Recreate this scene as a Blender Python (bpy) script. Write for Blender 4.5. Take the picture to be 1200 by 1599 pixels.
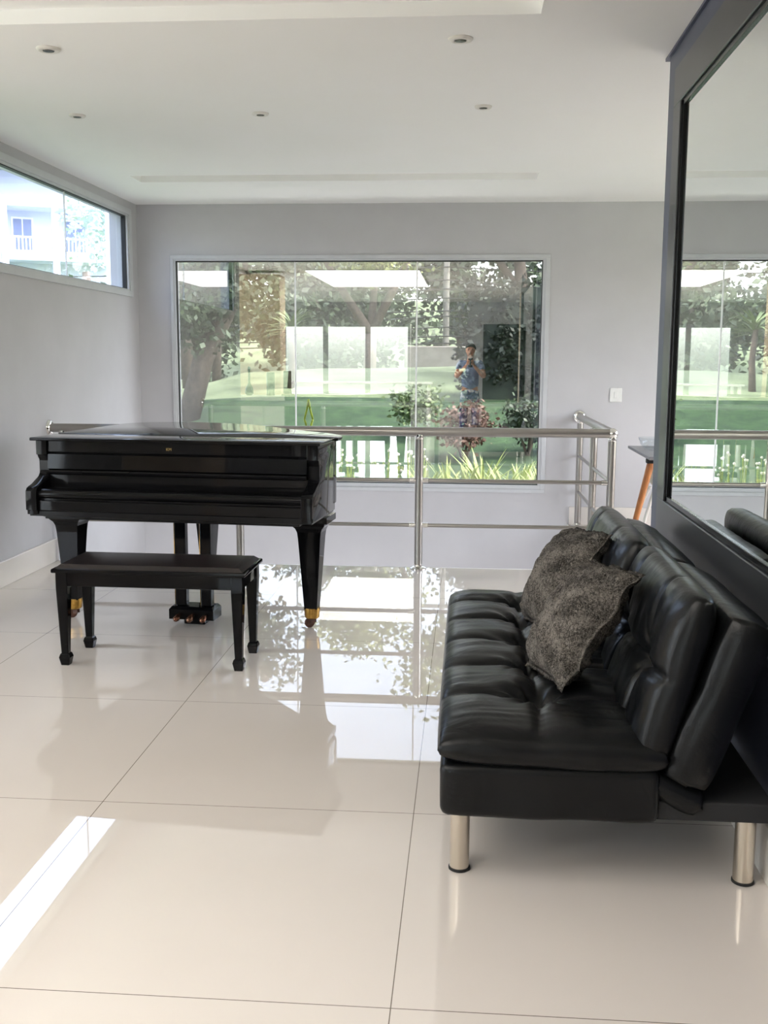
import bpy, bmesh, math, random
from mathutils import Vector, Matrix, noise
rnd = random.Random(7)
PI = math.pi
S = bpy.context.scene
C = S.collection
for o in list(bpy.data.objects):
    bpy.data.objects.remove(o, do_unlink=True)

# ------------------------------------------------------------------ camera
F_PX, PITCH, YAW, ROLL, CAM_H = 1634.06, 0.14511, 0.07806, -0.0052, 1.4
cam = bpy.data.cameras.new('camera')
cam.sensor_fit = 'VERTICAL'; cam.sensor_height = 24.0; cam.lens = F_PX / 1599 * 24.0
cam.clip_start = 0.01; cam.clip_end = 400
co = bpy.data.objects.new('camera', cam); C.objects.link(co)
cp, sp, cy, sy = math.cos(PITCH), math.sin(PITCH), math.cos(YAW), math.sin(YAW)
fwd = Vector((-sy*cp, cy*cp, -sp)); right = Vector((cy, sy, 0)); down = fwd.cross(right)
r2 = right*math.cos(ROLL) + down*math.sin(ROLL); d2 = -right*math.sin(ROLL) + down*math.cos(ROLL)
m = Matrix((r2, -d2, -fwd)).transposed().to_4x4(); m.translation = (0, 0, CAM_H)
co.matrix_world = m
S.camera = co

# ------------------------------------------------------------------ world, sun, big lights, exposure
S.view_settings.view_transform = 'Standard'; S.view_settings.look = 'None'
S.view_settings.gamma = 1.0; S.view_settings.use_curve_mapping = False
S.view_settings.exposure = 0.12
W = bpy.data.worlds.new('world'); S.world = W; W.use_nodes = True
wn = W.node_tree; wn.nodes.clear()
sky = wn.nodes.new('ShaderNodeTexSky'); sky.sky_type = 'NISHITA'; sky.sun_disc = False
sky.sun_elevation = math.radians(55); sky.sun_rotation = math.radians(100); sky.air_density = 1.0; sky.dust_density = 3.0
hz = wn.nodes.new('ShaderNodeHueSaturation'); hz.inputs['Saturation'].default_value = 0.55
bg = wn.nodes.new('ShaderNodeBackground'); bg.inputs['Strength'].default_value = 1.6
ow = wn.nodes.new('ShaderNodeOutputWorld')
wn.links.new(sky.outputs[0], hz.inputs['Color']); wn.links.new(hz.outputs[0], bg.inputs[0]); wn.links.new(bg.outputs[0], ow.inputs[0])

sl = bpy.data.lights.new('sun', 'SUN'); sl.energy = 6.5; sl.angle = 0.012; sl.color = (1, .96, .90)
so = bpy.data.objects.new('sun', sl); C.objects.link(so)
so.rotation_euler = Vector((.75, -.12, 1.15)).to_track_quat('Z', 'Y').to_euler()

def area(name, loc, normal, sx, sy_, power, col=(1, 1, 1), portal=False):
    l = bpy.data.lights.new(name, 'AREA'); l.shape = 'RECTANGLE'; l.size = sx; l.size_y = sy_
    l.energy = power; l.color = col
    o = bpy.data.objects.new(name, l); C.objects.link(o); o.location = loc
    n = Vector(normal)
    o.rotation_euler = n.to_track_quat('-Z', 'Y').to_euler()
    if portal: l.cycles.is_portal = True
    return o
# daylight entering through the glazed doors behind the photographer and through the side glazing
area('daylight_rear_doors', (-2.78, -6.22, 1.15), (0, 1, 0), 2.9, 2.1, 16, (.86, 1, .82))
area('daylight_side_glazing', (-6.62, .8, 1.35), (1, 0, 0), 5.6, 2.3, 170, (.97, .99, 1))
area('fill_far_end', (3.62, 6.8, 1.5), (-1, 0, 0), 2.4, 1.6, 1.0, (.96, .98, 1))  # added soft fill from an unseen opening in the end wall
area('fill_lower_floor', (-1.0, 6.7, -1.55), (0, 1, -.35), 3.3, 1.7, 54, (.97, .97, 1))  # added fill in the lower room, brightens the stairwell wall from below
area('portal_back', (-.95, 9.25, 1.28), (0, -1, 0), 3.2, 1.95, 1, portal=True)
area('portal_strip', (-3.05, 7.0, 2.27), (1, 0, 0), 3.6, .65, 1, portal=True)

cyc = S.cycles
cyc.max_bounces = 10; cyc.diffuse_bounces = 5; cyc.glossy_bounces = 6; cyc.transmission_bounces = 6
cyc.transparent_max_bounces = 16; cyc.caustics_reflective = False; cyc.caustics_refractive = False
cyc.sample_clamp_indirect = 6.0

# ------------------------------------------------------------------ materials
def srgb(r, g, b):
    f = lambda c: ((c/255+.055)/1.055)**2.4 if c > 10 else c/255/12.92
    return (f(r), f(g), f(b), 1)
def lin(*c): return (c[0], c[1], c[2], 1)
class Mat:
    def __init__(s, name, col=(.8, .8, .8, 1), rough=.5, metal=0, spec=.5, coat=0, coat_rough=.03):
        s.m = bpy.data.materials.new(name); s.m.use_nodes = True; s.n = s.m.node_tree.nodes; s.l = s.m.node_tree.links
        s.b = s.n['Principled BSDF']
        s.b.inputs['Base Color'].default_value = col; s.b.inputs['Roughness'].default_value = rough
        s.b.inputs['Metallic'].default_value = metal; s.b.inputs['Specular IOR Level'].default_value = spec
        s.b.inputs['Coat Weight'].default_value = coat; s.b.inputs['Coat Roughness'].default_value = coat_rough
    def node(s, t, **kw):
        n = s.n.new(t)
        for k, v in kw.items(): setattr(n, k, v)
        return n
    def coords(s, kind='Object', scale=(1, 1, 1)):
        tc = s.node('ShaderNodeTexCoord'); mp = s.node('ShaderNodeMapping'); mp.inputs['Scale'].default_value = scale
        s.l.new(tc.outputs[kind], mp.inputs[0]); return mp.outputs[0]
    def noise(s, scale, detail=3, rough=.55, vec=None, dist=0):
        n = s.node('ShaderNodeTexNoise'); n.inputs['Scale'].default_value = scale; n.inputs['Detail'].default_value = detail
        n.inputs['Roughness'].default_value = rough; n.inputs['Distortion'].default_value = dist
        s.l.new(vec or s.coords(), n.inputs['Vector']); return n.outputs['Fac']
    def ramp(s, fac, stops):
        r = s.node('ShaderNodeValToRGB'); e = r.color_ramp.elements
        while len(e) < len(stops): e.new(.5)
        for i, (p, c) in enumerate(stops): e[i].position = p; e[i].color = c
        s.l.new(fac, r.inputs[0]); return r.outputs[0]
    def color(s, out): s.l.new(out, s.b.inputs['Base Color']); return s
    def bump(s, fac, strength=.2, dist=.01):
        b = s.node('ShaderNodeBump'); b.inputs['Strength'].default_value = strength; b.inputs['Distance'].default_value = dist
        s.l.new(fac, b.inputs['Height']); s.l.new(b.outputs[0], s.b.inputs['Normal']); return s
M = {}
def speckle(name, c1, c2, scale, rough, bump=0, **kw):
    k = Mat(name, c1, rough, **kw); f = k.noise(scale, 4)
    k.color(k.ramp(f, [(.35, c1), (.65, c2)]))
    if bump: k.bump(f, bump, .004)
    M[name] = k.m; return k
speckle('wall_paint', srgb(191, 190, 193), srgb(195, 194, 197), 3, .6)
speckle('ceiling_paint', srgb(248, 247, 245), srgb(249, 248, 247), 2, .7)
speckle('accent_paint', srgb(70, 73, 92), srgb(76, 79, 98), 4, .45)
speckle('white_alu', srgb(196, 198, 201), srgb(202, 204, 207), 6, .35)
speckle('white_paint', srgb(235, 235, 235), srgb(240, 240, 240), 5, .4)
speckle('beige_paint', srgb(226, 205, 178), srgb(232, 212, 186), 4, .6)
speckle('dark_room', srgb(60, 48, 42), srgb(78, 62, 52), 3, .6)
speckle('black_seal', srgb(14, 14, 16), srgb(22, 22, 24), 30, .5)
speckle('joint_white', srgb(240, 242, 240), srgb(250, 250, 250), 30, .3)
speckle('frame_lacquer', srgb(36, 37, 40), srgb(42, 43, 46), 5, .32)
speckle('rubber', srgb(16, 16, 17), srgb(24, 24, 25), 60, .7)
speckle('brass', srgb(150, 112, 48), srgb(182, 142, 72), 40, .35, metal=.8)
speckle('caster_rust', srgb(66, 40, 30), srgb(98, 62, 46), 60, .5)
speckle('pedal_metal', srgb(96, 52, 38), srgb(150, 110, 86), 30, .25, metal=.7)
speckle('bench_pad', srgb(26, 19, 19), srgb(32, 24, 24), 40, .32)
speckle('table_grey', srgb(118, 118, 122), srgb(124, 124, 128), 8, .35)
speckle('chair_white', srgb(225, 222, 212), srgb(232, 230, 222), 8, .4)
speckle('plastic_white', srgb(224, 224, 222), srgb(230, 230, 228), 20, .35)
speckle('slab_white', srgb(235, 235, 232), srgb(240, 240, 238), 10, .5)
speckle('gold', srgb(150, 130, 84), srgb(160, 138, 90), 80, .3, metal=.9)
k = Mat('downlight_metal', srgb(222, 218, 212), .35); k.bump(k.noise(40), .02); M['downlight_metal'] = k.m
k = Mat('lamp_dark', srgb(70, 66, 62), .25, .3); k.bump(k.noise(60), .05); M['lamp_dark'] = k.m
# polished porcelain floor with thin joints
k = Mat('floor_tile', srgb(214, 205, 194), .01, spec=1.0); k.b.inputs['IOR'].default_value = 1.6
T, X0, Y0 = .99198, -1.13586, 2.0954
tc = k.node('ShaderNodeTexCoord'); sep = k.node('ShaderNodeSeparateXYZ'); k.l.new(tc.outputs['Object'], sep.inputs[0])
def mth(op, a, b=None):
    n = k.node('ShaderNodeMath', operation=op)
    for i, v in enumerate((a, b)):
        if v is None: continue
        if isinstance(v, (int, float)): n.inputs[i].default_value = v
        else: k.l.new(v, n.inputs[i])
    return n.outputs[0]
def joint(axis, off):
    v = mth('DIVIDE', mth('SUBTRACT', sep.outputs[axis], off), T)
    fr = mth('FRACT', mth('ADD', v, 50.5))
    return mth('LESS_THAN', mth('ABSOLUTE', mth('SUBTRACT', fr, .5)), .0013/T)
jn = mth('MAXIMUM', joint(0, X0), joint(1, Y0))
mx = k.node('ShaderNodeMix', data_type='RGBA')
k.l.new(jn, mx.inputs['Factor'])
tint = k.ramp(k.noise(1.2, 4), [(.3, srgb(221, 213, 206)), (.7, srgb(226, 218, 211))])
k.l.new(tint, mx.inputs['A']); mx.inputs['B'].default_value = srgb(120, 110, 100)
k.color(mx.outputs['Result'])
M['floor_tile'] = k.m
k = speckle('skirting_tile', srgb(222, 216, 209), srgb(226, 220, 213), 2, .12)
# stainless tube
k = Mat('steel', srgb(164, 160, 155), .30, 1.0); k.bump(k.noise(6, 3, vec=k.coords(scale=(60, 60, 2))), .03, .002); M['steel'] = k.m
k = Mat('chrome', srgb(226, 224, 220), .08, 1.0); k.bump(k.noise(20), .01, .002); M['chrome'] = k.m
k = Mat('steel_brushed', srgb(205, 196, 184), .22, 1.0); k.bump(k.noise(8, 3, vec=k.coords(scale=(80, 80, 1))), .05, .002); M['steel_brushed'] = k.m
# piano lacquer
k = Mat('piano_black', (.0045, .0045, .005, 1), .04, spec=.14)
f = k.noise(3, 2); k.color(k.ramp(f, [(.4, (.004, .004, .0045, 1)), (.7, (.006, .006, .007, 1))])); M['piano_black'] = k.m
k = Mat('piano_satin', (.006, .006, .007, 1), .2, spec=.15); k.bump(k.noise(90), .02); M['piano_satin'] = k.m
# leatherette
def leather(name, c1, c2, rough):
    k = Mat(name, c1, rough, spec=.22); v = k.coords()
    f = k.noise(5, 4, vec=v); k.color(k.ramp(f, [(.3, c1), (.7, c2)]))
    g = k.node('ShaderNodeTexVoronoi'); g.inputs['Scale'].default_value = 420; k.l.new(v, g.inputs['Vector'])
    b1 = k.node('ShaderNodeBump'); b1.inputs['Strength'].default_value = .12; b1.inputs['Distance'].default_value = .0012
    k.l.new(g.outputs['Distance'], b1.inputs['Height'])
    b2 = k.node('ShaderNodeBump'); b2.inputs['Strength'].default_value = .35; b2.inputs['Distance'].default_value = .012
    k.l.new(k.noise(9, 3, vec=v, dist=.6), b2.inputs['Height']); k.l.new(b1.outputs[0], b2.inputs['Normal'])
    k.l.new(b2.outputs[0], k.b.inputs['Normal']); M[name] = k.m
leather('leather_black', (.0032, .0036, .0042, 1), (.006, .0064, .007, 1), .30)
k = Mat('felt_black', (.012, .012, .013, 1), .8); k.bump(k.noise(300), .1, .001); M['felt_black'] = k.m
# shaggy wool pillow
k = Mat('wool', (.06, .055, .05, 1), .95, spec=.15); v = k.coords()
f1 = k.noise(150, 5, .8, vec=v, dist=1.2); f2 = k.noise(14, 3, vec=v)
mxx = k.node('ShaderNodeMath', operation='MULTIPLY_ADD'); k.l.new(f2, mxx.inputs[0]); mxx.inputs[1].default_value = .35
k.l.new(f1, mxx.inputs[2])
k.color(k.ramp(mxx.outputs[0], [(.50, (.009, .008, .007, 1)), (.62, (.047, .042, .037, 1)), (.80, (.29, .26, .23, 1))]))
k.bump(f1, .9, .006); M['wool'] = k.m
# mirror
k = Mat('mirror_silver', (.86, .90, .87, 1), .0, 1.0); k.bump(k.noise(.6, 1), .002, .001); M['mirror_silver'] = k.m
# wood
k = Mat('oak', srgb(168, 104, 52), .45); f = k.noise(4, 5, vec=k.coords(scale=(14, 14, 1.2)), dist=1)
k.color(k.ramp(f, [(.3, srgb(150, 88, 42)), (.7, srgb(190, 126, 70))])); M['oak'] = k.m
# window glass with a reflective solar film
def film(name, tint, refl, fres=True):
    k = Mat(name); nd = k.n; nd.remove(k.b)
    tr = k.node('ShaderNodeBsdfTransparent'); gl = k.node('ShaderNodeBsdfGlossy'); gl.inputs['Roughness'].default_value = 0.0
    mix = k.node('ShaderNodeMixShader'); lw = k.node('ShaderNodeLayerWeight'); pw = k.node('ShaderNodeMath', operation='POWER'); pw.inputs[1].default_value = 5
    dn = k.noise(1.5, 2)
    tr.inputs['Color'].default_value = tint
    r1 = k.ramp(dn, [(.3, (.93, .93, .95, 1)), (.7, (1, 1, 1, 1))]); k.l.new(r1, gl.inputs['Color'])
    ad = k.node('ShaderNodeMath', operation='ADD'); ad.use_clamp = True; ad.inputs[1].default_value = refl
    k.l.new(lw.outputs['Facing'], pw.inputs[0]); k.l.new(pw.outputs[0], ad.inputs[0]); k.l.new(ad.outputs[0], mix.inputs[0])
    k.l.new(tr.outputs[0], mix.inputs[1]); k.l.new(gl.outputs[0], mix.inputs[2])
    k.l.new(mix.outputs[0], nd['Material Output'].inputs['Surface']); M[name] = k.m
film('film_glass', (.81, .81, .81, 1), .26)
film('strip_glass', (.90, .94, 1.0, 1), .05)  # bluish tint stands in for the haze outside
film('clear_glass', (.93, .95, .96, 1), .03)
# lamp panel
k = Mat('led_panel', (1, 1, 1, 1)); k.b.inputs['Emission Color'].default_value = (1, .95, .88, 1); k.b.inputs['Emission Strength'].default_value = 5.7
k.bump(k.noise(5), .01); M['led_panel'] = k.m
# outdoors
speckle('lawn', srgb(92, 106, 74), srgb(126, 140, 104), 1.3, .9, .3)
speckle('leaf_haze', srgb(190, 204, 198), srgb(214, 224, 220), 2, .6)  # haze and overexposure put into the leaf colour
speckle('grass_shade', srgb(38, 60, 36), srgb(56, 82, 48), 5, .9, .2)  # shaded copy of the lawn, shade put into the grass colour
speckle('asphalt', srgb(120, 120, 122), srgb(140, 140, 140), 6, .9)
speckle('white_gravel', srgb(214, 212, 206), srgb(245, 244, 240), 60, .9, .6)
speckle('bark', srgb(70, 62, 54), srgb(112, 100, 88), 16, .9, .5)
speckle('leaf_dark', srgb(48, 62, 44), srgb(80, 98, 66), 2, .55)
speckle('leaf_shade', srgb(30, 40, 32), srgb(54, 66, 50), 3, .6)  # leaves of the added dark screen, shade put into their colour
speckle('leaf_mid', srgb(82, 102, 62), srgb(124, 142, 92), 2, .55)
speckle('leaf_olive', srgb(96, 110, 58), srgb(150, 158, 96), 2, .55)
speckle('leaf_lime', srgb(146, 168, 88), srgb(214, 224, 150), 3, .5)
speckle('leaf_red', srgb(92, 66, 56), srgb(118, 92, 74), 3, .55)
speckle('petal_white', srgb(244, 244, 236), srgb(250, 248, 226), 20, .6)
speckle('concrete', srgb(128, 124, 116), srgb(152, 148, 140), 5, .9, .3)
speckle('house_wall', srgb(206, 210, 226), srgb(214, 218, 232), .6, .8)  # bluish haze put into the wall, pane and roof colours of the house
speckle('house_dark', srgb(118, 126, 158), srgb(136, 144, 174), .8, .7)
speckle('roof_tile', srgb(150, 158, 184), srgb(172, 178, 200), 3, .8)
speckle('cable_black', srgb(30, 30, 32), srgb(40, 40, 42), 5, .7)
speckle('stake_lime', srgb(176, 200, 40), srgb(196, 216, 60), 8, .5)
# person
speckle('skin', srgb(196, 142, 116), srgb(206, 154, 128), 8, .5)
speckle('hair', srgb(26, 22, 20), srgb(40, 34, 30), 60, .5)
speckle('tshirt', srgb(128, 148, 184), srgb(138, 158, 194), 20, .85)
k = Mat('pants_print', srgb(60, 80, 130), .8); f = k.noise(9, 2)
k.color(k.ramp(f, [(.44, srgb(40, 58, 106)), (.52, srgb(90, 112, 160)), (.60, srgb(222, 226, 236))])); M['pants_print'] = k.m
speckle('phone_black', srgb(18, 20, 28), srgb(24, 26, 34), 20, .2)

# ------------------------------------------------------------------ mesh helpers
def link(name, bm, mat, parent=None, smooth=False, sharp=None):
    me = bpy.data.meshes.new(name)
    if smooth:
        for f in bm.faces: f.smooth = True
    bm.normal_update(); bm.to_mesh(me); bm.free()
    me.materials.append(M[mat])
    o = bpy.data.objects.new(name, me); C.objects.link(o)
    if parent: o.parent = parent
    if smooth and sharp:
        try: me.set_sharp_from_angle(angle=math.radians(sharp))
        except Exception: pass
    return o
def tag(o, label, cat, group=None, kind=None):
    o['label'] = label; o['category'] = cat
    if group: o['group'] = group
    if kind: o['kind'] = kind
    return o
def empty(name, loc=(0, 0, 0), rz=0):
    o = bpy.data.objects.new(name, None); C.objects.link(o); o.location = loc; o.rotation_euler = (0, 0, rz)
    o.empty_display_size = .1; return o
def struct(o): o['kind'] = 'structure'; return o
def box(bm, a, b, bev=0, seg=2, mtx=None):
    x0, y0, z0 = a; x1, y1, z1 = b
    vs = [bm.verts.new(p) for p in ((x0,y0,z0),(x1,y0,z0),(x1,y1,z0),(x0,y1,z0),(x0,y0,z1),(x1,y0,z1),(x1,y1,z1),(x0,y1,z1))]
    fs = [bm.faces.new([vs[i] for i in q]) for q in ((3,2,1,0),(4,5,6,7),(0,1,5,4),(1,2,6,5),(2,3,7,6),(3,0,4,7))]
    if mtx: bmesh.ops.transform(bm, matrix=mtx, verts=vs)
    if bev:
        es = list({e for f in fs for e in f.edges})
        bmesh.ops.bevel(bm, geom=es, offset=bev, segments=seg, affect='EDGES', profile=.5)
    return bm
def prism(bm, pts, axis, a, b, bev=0, seg=2):
    """extrude a 2-D outline (list of (u,v)) along axis from a to b; axis 'x': (u,v)=(y,z); 'z': (x,y); 'y': (x,z)"""
    mk = {'x': lambda u, v, w: (w, u, v), 'z': lambda u, v, w: (u, v, w), 'y': lambda u, v, w: (u, w, v)}[axis]
    lo = [bm.verts.new(mk(u, v, a)) for u, v in pts]; hi = [bm.verts.new(mk(u, v, b)) for u, v in pts]
    n = len(pts); fs = [bm.faces.new(lo[::-1]), bm.faces.new(hi)]
    for i in range(n):
        j = (i+1) % n; fs.append(bm.faces.new((lo[i], lo[j], hi[j], hi[i])))
    bmesh.ops.recalc_face_normals(bm, faces=fs)
    if bev:
        es = list(fs[0].edges) + list(fs[1].edges)
        bmesh.ops.bevel(bm, geom=es, offset=bev, segments=seg, affect='EDGES', profile=.5)
    return bm
def tube(bm, pts, r, n=16, cap=True):
    """round tube along a list of points, r a number or a list"""
    pts = [Vector(p) for p in pts]; rs = r if isinstance(r, (list, tuple)) else [r]*len(pts)
    rings = []; prev = None
    for i, p in enumerate(pts):
        d = (pts[min(i+1, len(pts)-1)] - pts[max(i-1, 0)]).normalized()
        if prev is None:
            a = d.orthogonal().normalized()
        else:
            a = (prev - d*prev.dot(d)).normalized()
        prev = a; b = d.cross(a)
        rings.append([bm.verts.new(p + (a*math.cos(2*PI*t/n) + b*math.sin(2*PI*t/n))*rs[i]) for t in range(n)])
    for i in range(len(rings)-1):
        for t in range(n):
            bm.faces.new((rings[i][t], rings[i][(t+1) % n], rings[i+1][(t+1) % n], rings[i+1][t]))
    if cap: bm.faces.new(rings[0][::-1]); bm.faces.new(rings[-1])
    return bm
def lathe(bm, prof, n=32, c=(0, 0, 0), mtx=None):
    rings = []; vs = []
    for r, z in prof:
        ring = [bm.verts.new((c[0]+r*math.cos(2*PI*t/n), c[1]+r*math.sin(2*PI*t/n), c[2]+z)) for t in range(n)]
        rings.append(ring); vs += ring
    for i in range(len(rings)-1):
        for t in range(n):
            bm.faces.new((rings[i][t], rings[i][(t+1) % n], rings[i+1][(t+1) % n], rings[i+1][t]))
    bm.faces.new(rings[0][::-1]); bm.faces.new(rings[-1])
    if mtx: bmesh.ops.transform(bm, matrix=mtx, verts=vs)
    return bm
def loft(bm, secs):
    """rectangular sections (cx,cy,z,wx,wy)"""
    rings = []
    for cx, cy_, z, wx, wy in secs:
        rings.append([bm.verts.new((cx+sx*wx/2, cy_+s2*wy/2, z)) for sx, s2 in ((-1,-1),(1,-1),(1,1),(-1,1))])
    for i in range(len(rings)-1):
        for t in range(4): bm.faces.new((rings[i][t], rings[i][(t+1) % 4], rings[i+1][(t+1) % 4], rings[i+1][t]))
    bm.faces.new(rings[0][::-1]); bm.faces.new(rings[-1])
    bmesh.ops.recalc_face_normals(bm, faces=bm.faces[:])
    return bm
B = bmesh.new
def copy_tree(o, parent=None):
    c = o.copy(); C.objects.link(c)
    if parent: c.parent = parent
    for ch in o.children: copy_tree(ch, c)
    return c

# ------------------------------------------------------------------ room shell
XL, XR, YB, ZC = -2.84, .845, 9.0, 2.69
YE = 4.79            # far end of the mirror wall
VX1, VY0 = .885, 6.98    # stairwell opening in the floor
bm = B()
for a, b in (((-6.6, -6.2), (3.6, 5.0)), ((XL, 5.0), (3.6, VY0)), ((VX1, VY0), (3.6, YB))):
    box(bm, (a[0], a[1], -.14), (b[0], b[1], 0))
bmesh.ops.remove_doubles(bm, verts=bm.verts, dist=1e-5)
struct(link('floor', bm, 'floor_tile'))
bm = B(); box(bm, (XL, VY0-.001, -.16), (VX1+.001, VY0+.012, .0015)); box(bm, (VX1-.012, VY0, -.16), (VX1+.001, YB, .0015))
struct(link('trim_1', bm, 'slab_white'))
bm = B(); box(bm, (XL-.15, 6.2, -2.9), (VX1+.15, YB+.15, -2.8)); struct(link('floor_lower', bm, 'floor_tile'))
bm = B(); box(bm, (XL, VY0-.15, -.62), (VX1, VY0-.02, -.14)); box(bm, (XL, VY0-.15, -2.8), (VX1, VY0-.02, -2.5)); struct(link('wall_stairwell_front', bm, 'wall_paint'))
bm = B(); box(bm, (XL-.15, 6.2, -2.8), (VX1+.15, 6.3, -.14)); struct(link('wall_lower_room', bm, 'wall_paint'))
bm = B(); box(bm, (VX1+.01, VY0, -2.8), (VX1+.15, YB, -.14)); struct(link('wall_stairwell_side', bm, 'wall_paint'))

def wall_with_hole(name, plane, a, b, z0, z1, holes, t, mat, sgn):
    """wall in plane 'x' or 'y' at coordinate p; spans a..b and z0..z1 with rectangular holes (u0,u1,v0,v1)"""
    p = plane[1]; us = sorted({a, b, *[h[0] for h in holes], *[h[1] for h in holes]}); vs = sorted({z0, z1, *[h[2] for h in holes], *[h[3] for h in holes]})
    bm = B()
    for i in range(len(us)-1):
        for j in range(len(vs)-1):
            cu, cv = (us[i]+us[i+1])/2, (vs[j]+vs[j+1])/2
            if any(h[0] < cu < h[1] and h[2] < cv < h[3] for h in holes): continue
            lo, hi = sorted((p, p+sgn*t))
            if plane[0] == 'y': box(bm, (us[i], lo, vs[j]), (us[i+1], hi, vs[j+1]))
            else: box(bm, (lo, us[i], vs[j]), (hi, us[i+1], vs[j+1]))
    bmesh.ops.remove_doubles(bm, verts=bm.verts, dist=1e-5)
    return struct(link(name, bm, mat))
WB = (-2.525, .640, .300, 2.240)        # back window opening
WS = (5.30, 8.775, 1.945, 2.59)         # strip window opening on the left wall
wall_with_hole('wall_back', ('y', YB), XL-.15, 3.75, -2.8, 3.0, [WB], .16, 'wall_paint', 1)
wall_with_hole('wall_left', ('x', XL), 5.0, YB, -2.8, 3.0, [WS], .16, 'wall_paint', -1)
wall_with_hole('wall_left_return', ('y', 5.0), -6.75, XL-.16, -.1, 3.0, [], .15, 'beige_paint', 1)
wall_with_hole('wall_side', ('x', -6.6), -6.2, 5.0, -.1, 3.0, [(-2.1, 3.7, .15, 2.45)], .15, 'wall_paint', -1)
wall_with_hole('wall_rear', ('y', -6.2), -6.75, 3.75, -.1, 3.0, [(-4.25, -1.3, .05, 2.2), (.35, 3.2, 0, 2.2)], .15, 'wall_paint', -1)
wall_with_hole('wall_end', ('x', 3.6), -6.2, YB, -.1, 3.0, [(5.5, 8.1, .6, 2.3)], .15, 'wall_paint', 1)
wall_with_hole('wall_right', ('x', XR), 1.0, YE, 0, ZC, [], .16, 'accent_paint', 1)
bm = B(); box(bm, (XR-.012, 1.0, ZC-.012), (XR+.17, YE+.05, ZC)); struct(link('trim_2', bm, 'accent_paint'))
# dark room behind the opening at the rear
bm = B(); box(bm, (.2, -8.3, -.1), (3.4, -8.2, 2.6)); box(bm, (.2, -8.2, -.1), (.34, -6.36, 2.6)); box(bm, (3.21, -8.2, -.1), (3.4, -6.36, 2.6))
box(bm, (.2, -8.3, 2.3), (3.4, -6.36, 2.4)); box(bm, (.2, -8.3, -.12), (3.4, -6.36, -.02)); struct(link('wall_rear_alcove', bm, 'dark_room'))
# ceiling with shallow recesses
TR = [(-2.44, .475, 7.61, 7.88), (-3.45, .255, -2.2, 4.205)]
xs = sorted({-6.75, XL-.16, 3.75, *[t[0] for t in TR], *[t[1] for t in TR]}); ys = sorted({-6.35, 5.15, 9.0, *[t[2] for t in TR], *[t[3] for t in TR]})
bm = B()
for i in range(len(xs)-1):
    for j in range(len(ys)-1):
        cx, cyy = (xs[i]+xs[i+1])/2, (ys[j]+ys[j+1])/2
        if cx < XL-.16 and cyy > 5.15: continue
        hole = any(t[0] < cx < t[1] and t[2] < cyy < t[3] for t in TR)
        box(bm, (xs[i], ys[j], ZC + (.056 if hole else 0)), (xs[i+1], ys[j+1], 3.0))
struct(link('ceiling', bm, 'ceiling_paint'))
bm = B(); box(bm, (-6.9, -6.9, 3.0), (3.9, 5.15, 3.12)); box(bm, (XL-.17, 5.15, 3.0), (3.9, 9.2, 3.12)); struct(link('roof_slab', bm, 'slab_white'))
# skirting
def skirting(name, a, b): bm = B(); box(bm, a, b, .003, 1); struct(link(name, bm, 'skirting_tile'))
skirting('baseboard_left', (XL, 5.0, 0), (XL+.02, VY0, .158))
skirting('baseboard_back', (VX1+.005, YB-.02, 0), (3.6, YB, .155))
skirting('baseboard_right', (XR-.018, 1.0, 0), (XR, YE, .158))
# column, rear
bm = B(); box(bm, (1.02, -3.3, 0), (1.5, -2.8, ZC), .01); struct(link('column', bm, 'beige_paint'))
bm = B(); box(bm, (-3.66, 1.2, 0), (-2.92, 1.7, ZC), .01); struct(link('column.001', bm, 'beige_paint'))

# ---- windows
def ring(bm, plane, p0, p1, o, i):
    (a0, a1, b0, b1), (c0, c1, d0, d1) = o, i
    for (u0, u1, v0, v1) in ((a0, a1, b0, d0), (a0, a1, d1, b1), (a0, c0, d0, d1), (c1, a1, d0, d1)):
        if plane == 'y': box(bm, (u0, p0, v0), (u1, p1, v1), .002, 1)
        else: box(bm, (p0, u0, v0), (p1, u1, v1), .002, 1)
w1 = struct(empty('window_1', (0, 0, 0)))
bm = B(); ring(bm, 'y', YB-.012, YB+.006, (-2.552, .678, .268, 2.268), (-2.524, .640, .30, 2.238))
ring(bm, 'y', YB-.004, YB+.09, (-2.530, .645, .295, 2.244), (-2.508, .616, .334, 2.222)); link('frame', bm, 'white_alu', w1)
bm = B(); ring(bm, 'y', YB+.012, YB+.05, (-2.512, .619, .331, 2.225), (-2.500, .609, .340, 2.213)); link('gasket', bm, 'black_seal', w1)
bm = B(); box(bm, (-2.508, YB+.03, .334), (.616, YB+.036, 2.222)); link('glass', bm, 'film_glass', w1)
for x in (-1.478, -.436):
    bm = B(); box(bm, (x-.006, YB+.026, .334), (x+.006, YB+.04, 2.222)); link('glass_joint', bm, 'joint_white', w1)
w2 = struct(empty('window_2', (0, 0, 0)))
bm = B(); ring(bm, 'x', XL-.006, XL+.014, (5.25, 8.835, 1.908, 2.625), (5.31, 8.765, 1.955, 2.578))
ring(bm, 'x', XL-.09, XL+.004, (5.29, 8.785, 1.935, 2.6), (5.34, 8.745, 1.968, 2.566)); link('frame', bm, 'white_alu', w2)
bm = B(); ring(bm, 'x', XL-.05, XL-.012, (5.335, 8.75, 1.964, 2.57), (5.345, 8.738, 1.974, 2.560)); link('gasket', bm, 'black_seal', w2)
bm = B(); box(bm, (XL-.036, 5.335, 1.964), (XL-.03, 8.75, 2.57)); link('glass', bm, 'strip_glass', w2)
bm = B(); box(bm, (XL-.038, 7.455, 1.966), (XL-.028, 7.463, 2.568)); link('glass_joint', bm, 'joint_white', w2)
w3 = struct(empty('window_3', (0, 0, 0)))           # glazed doors at the rear
bm = B()
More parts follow.
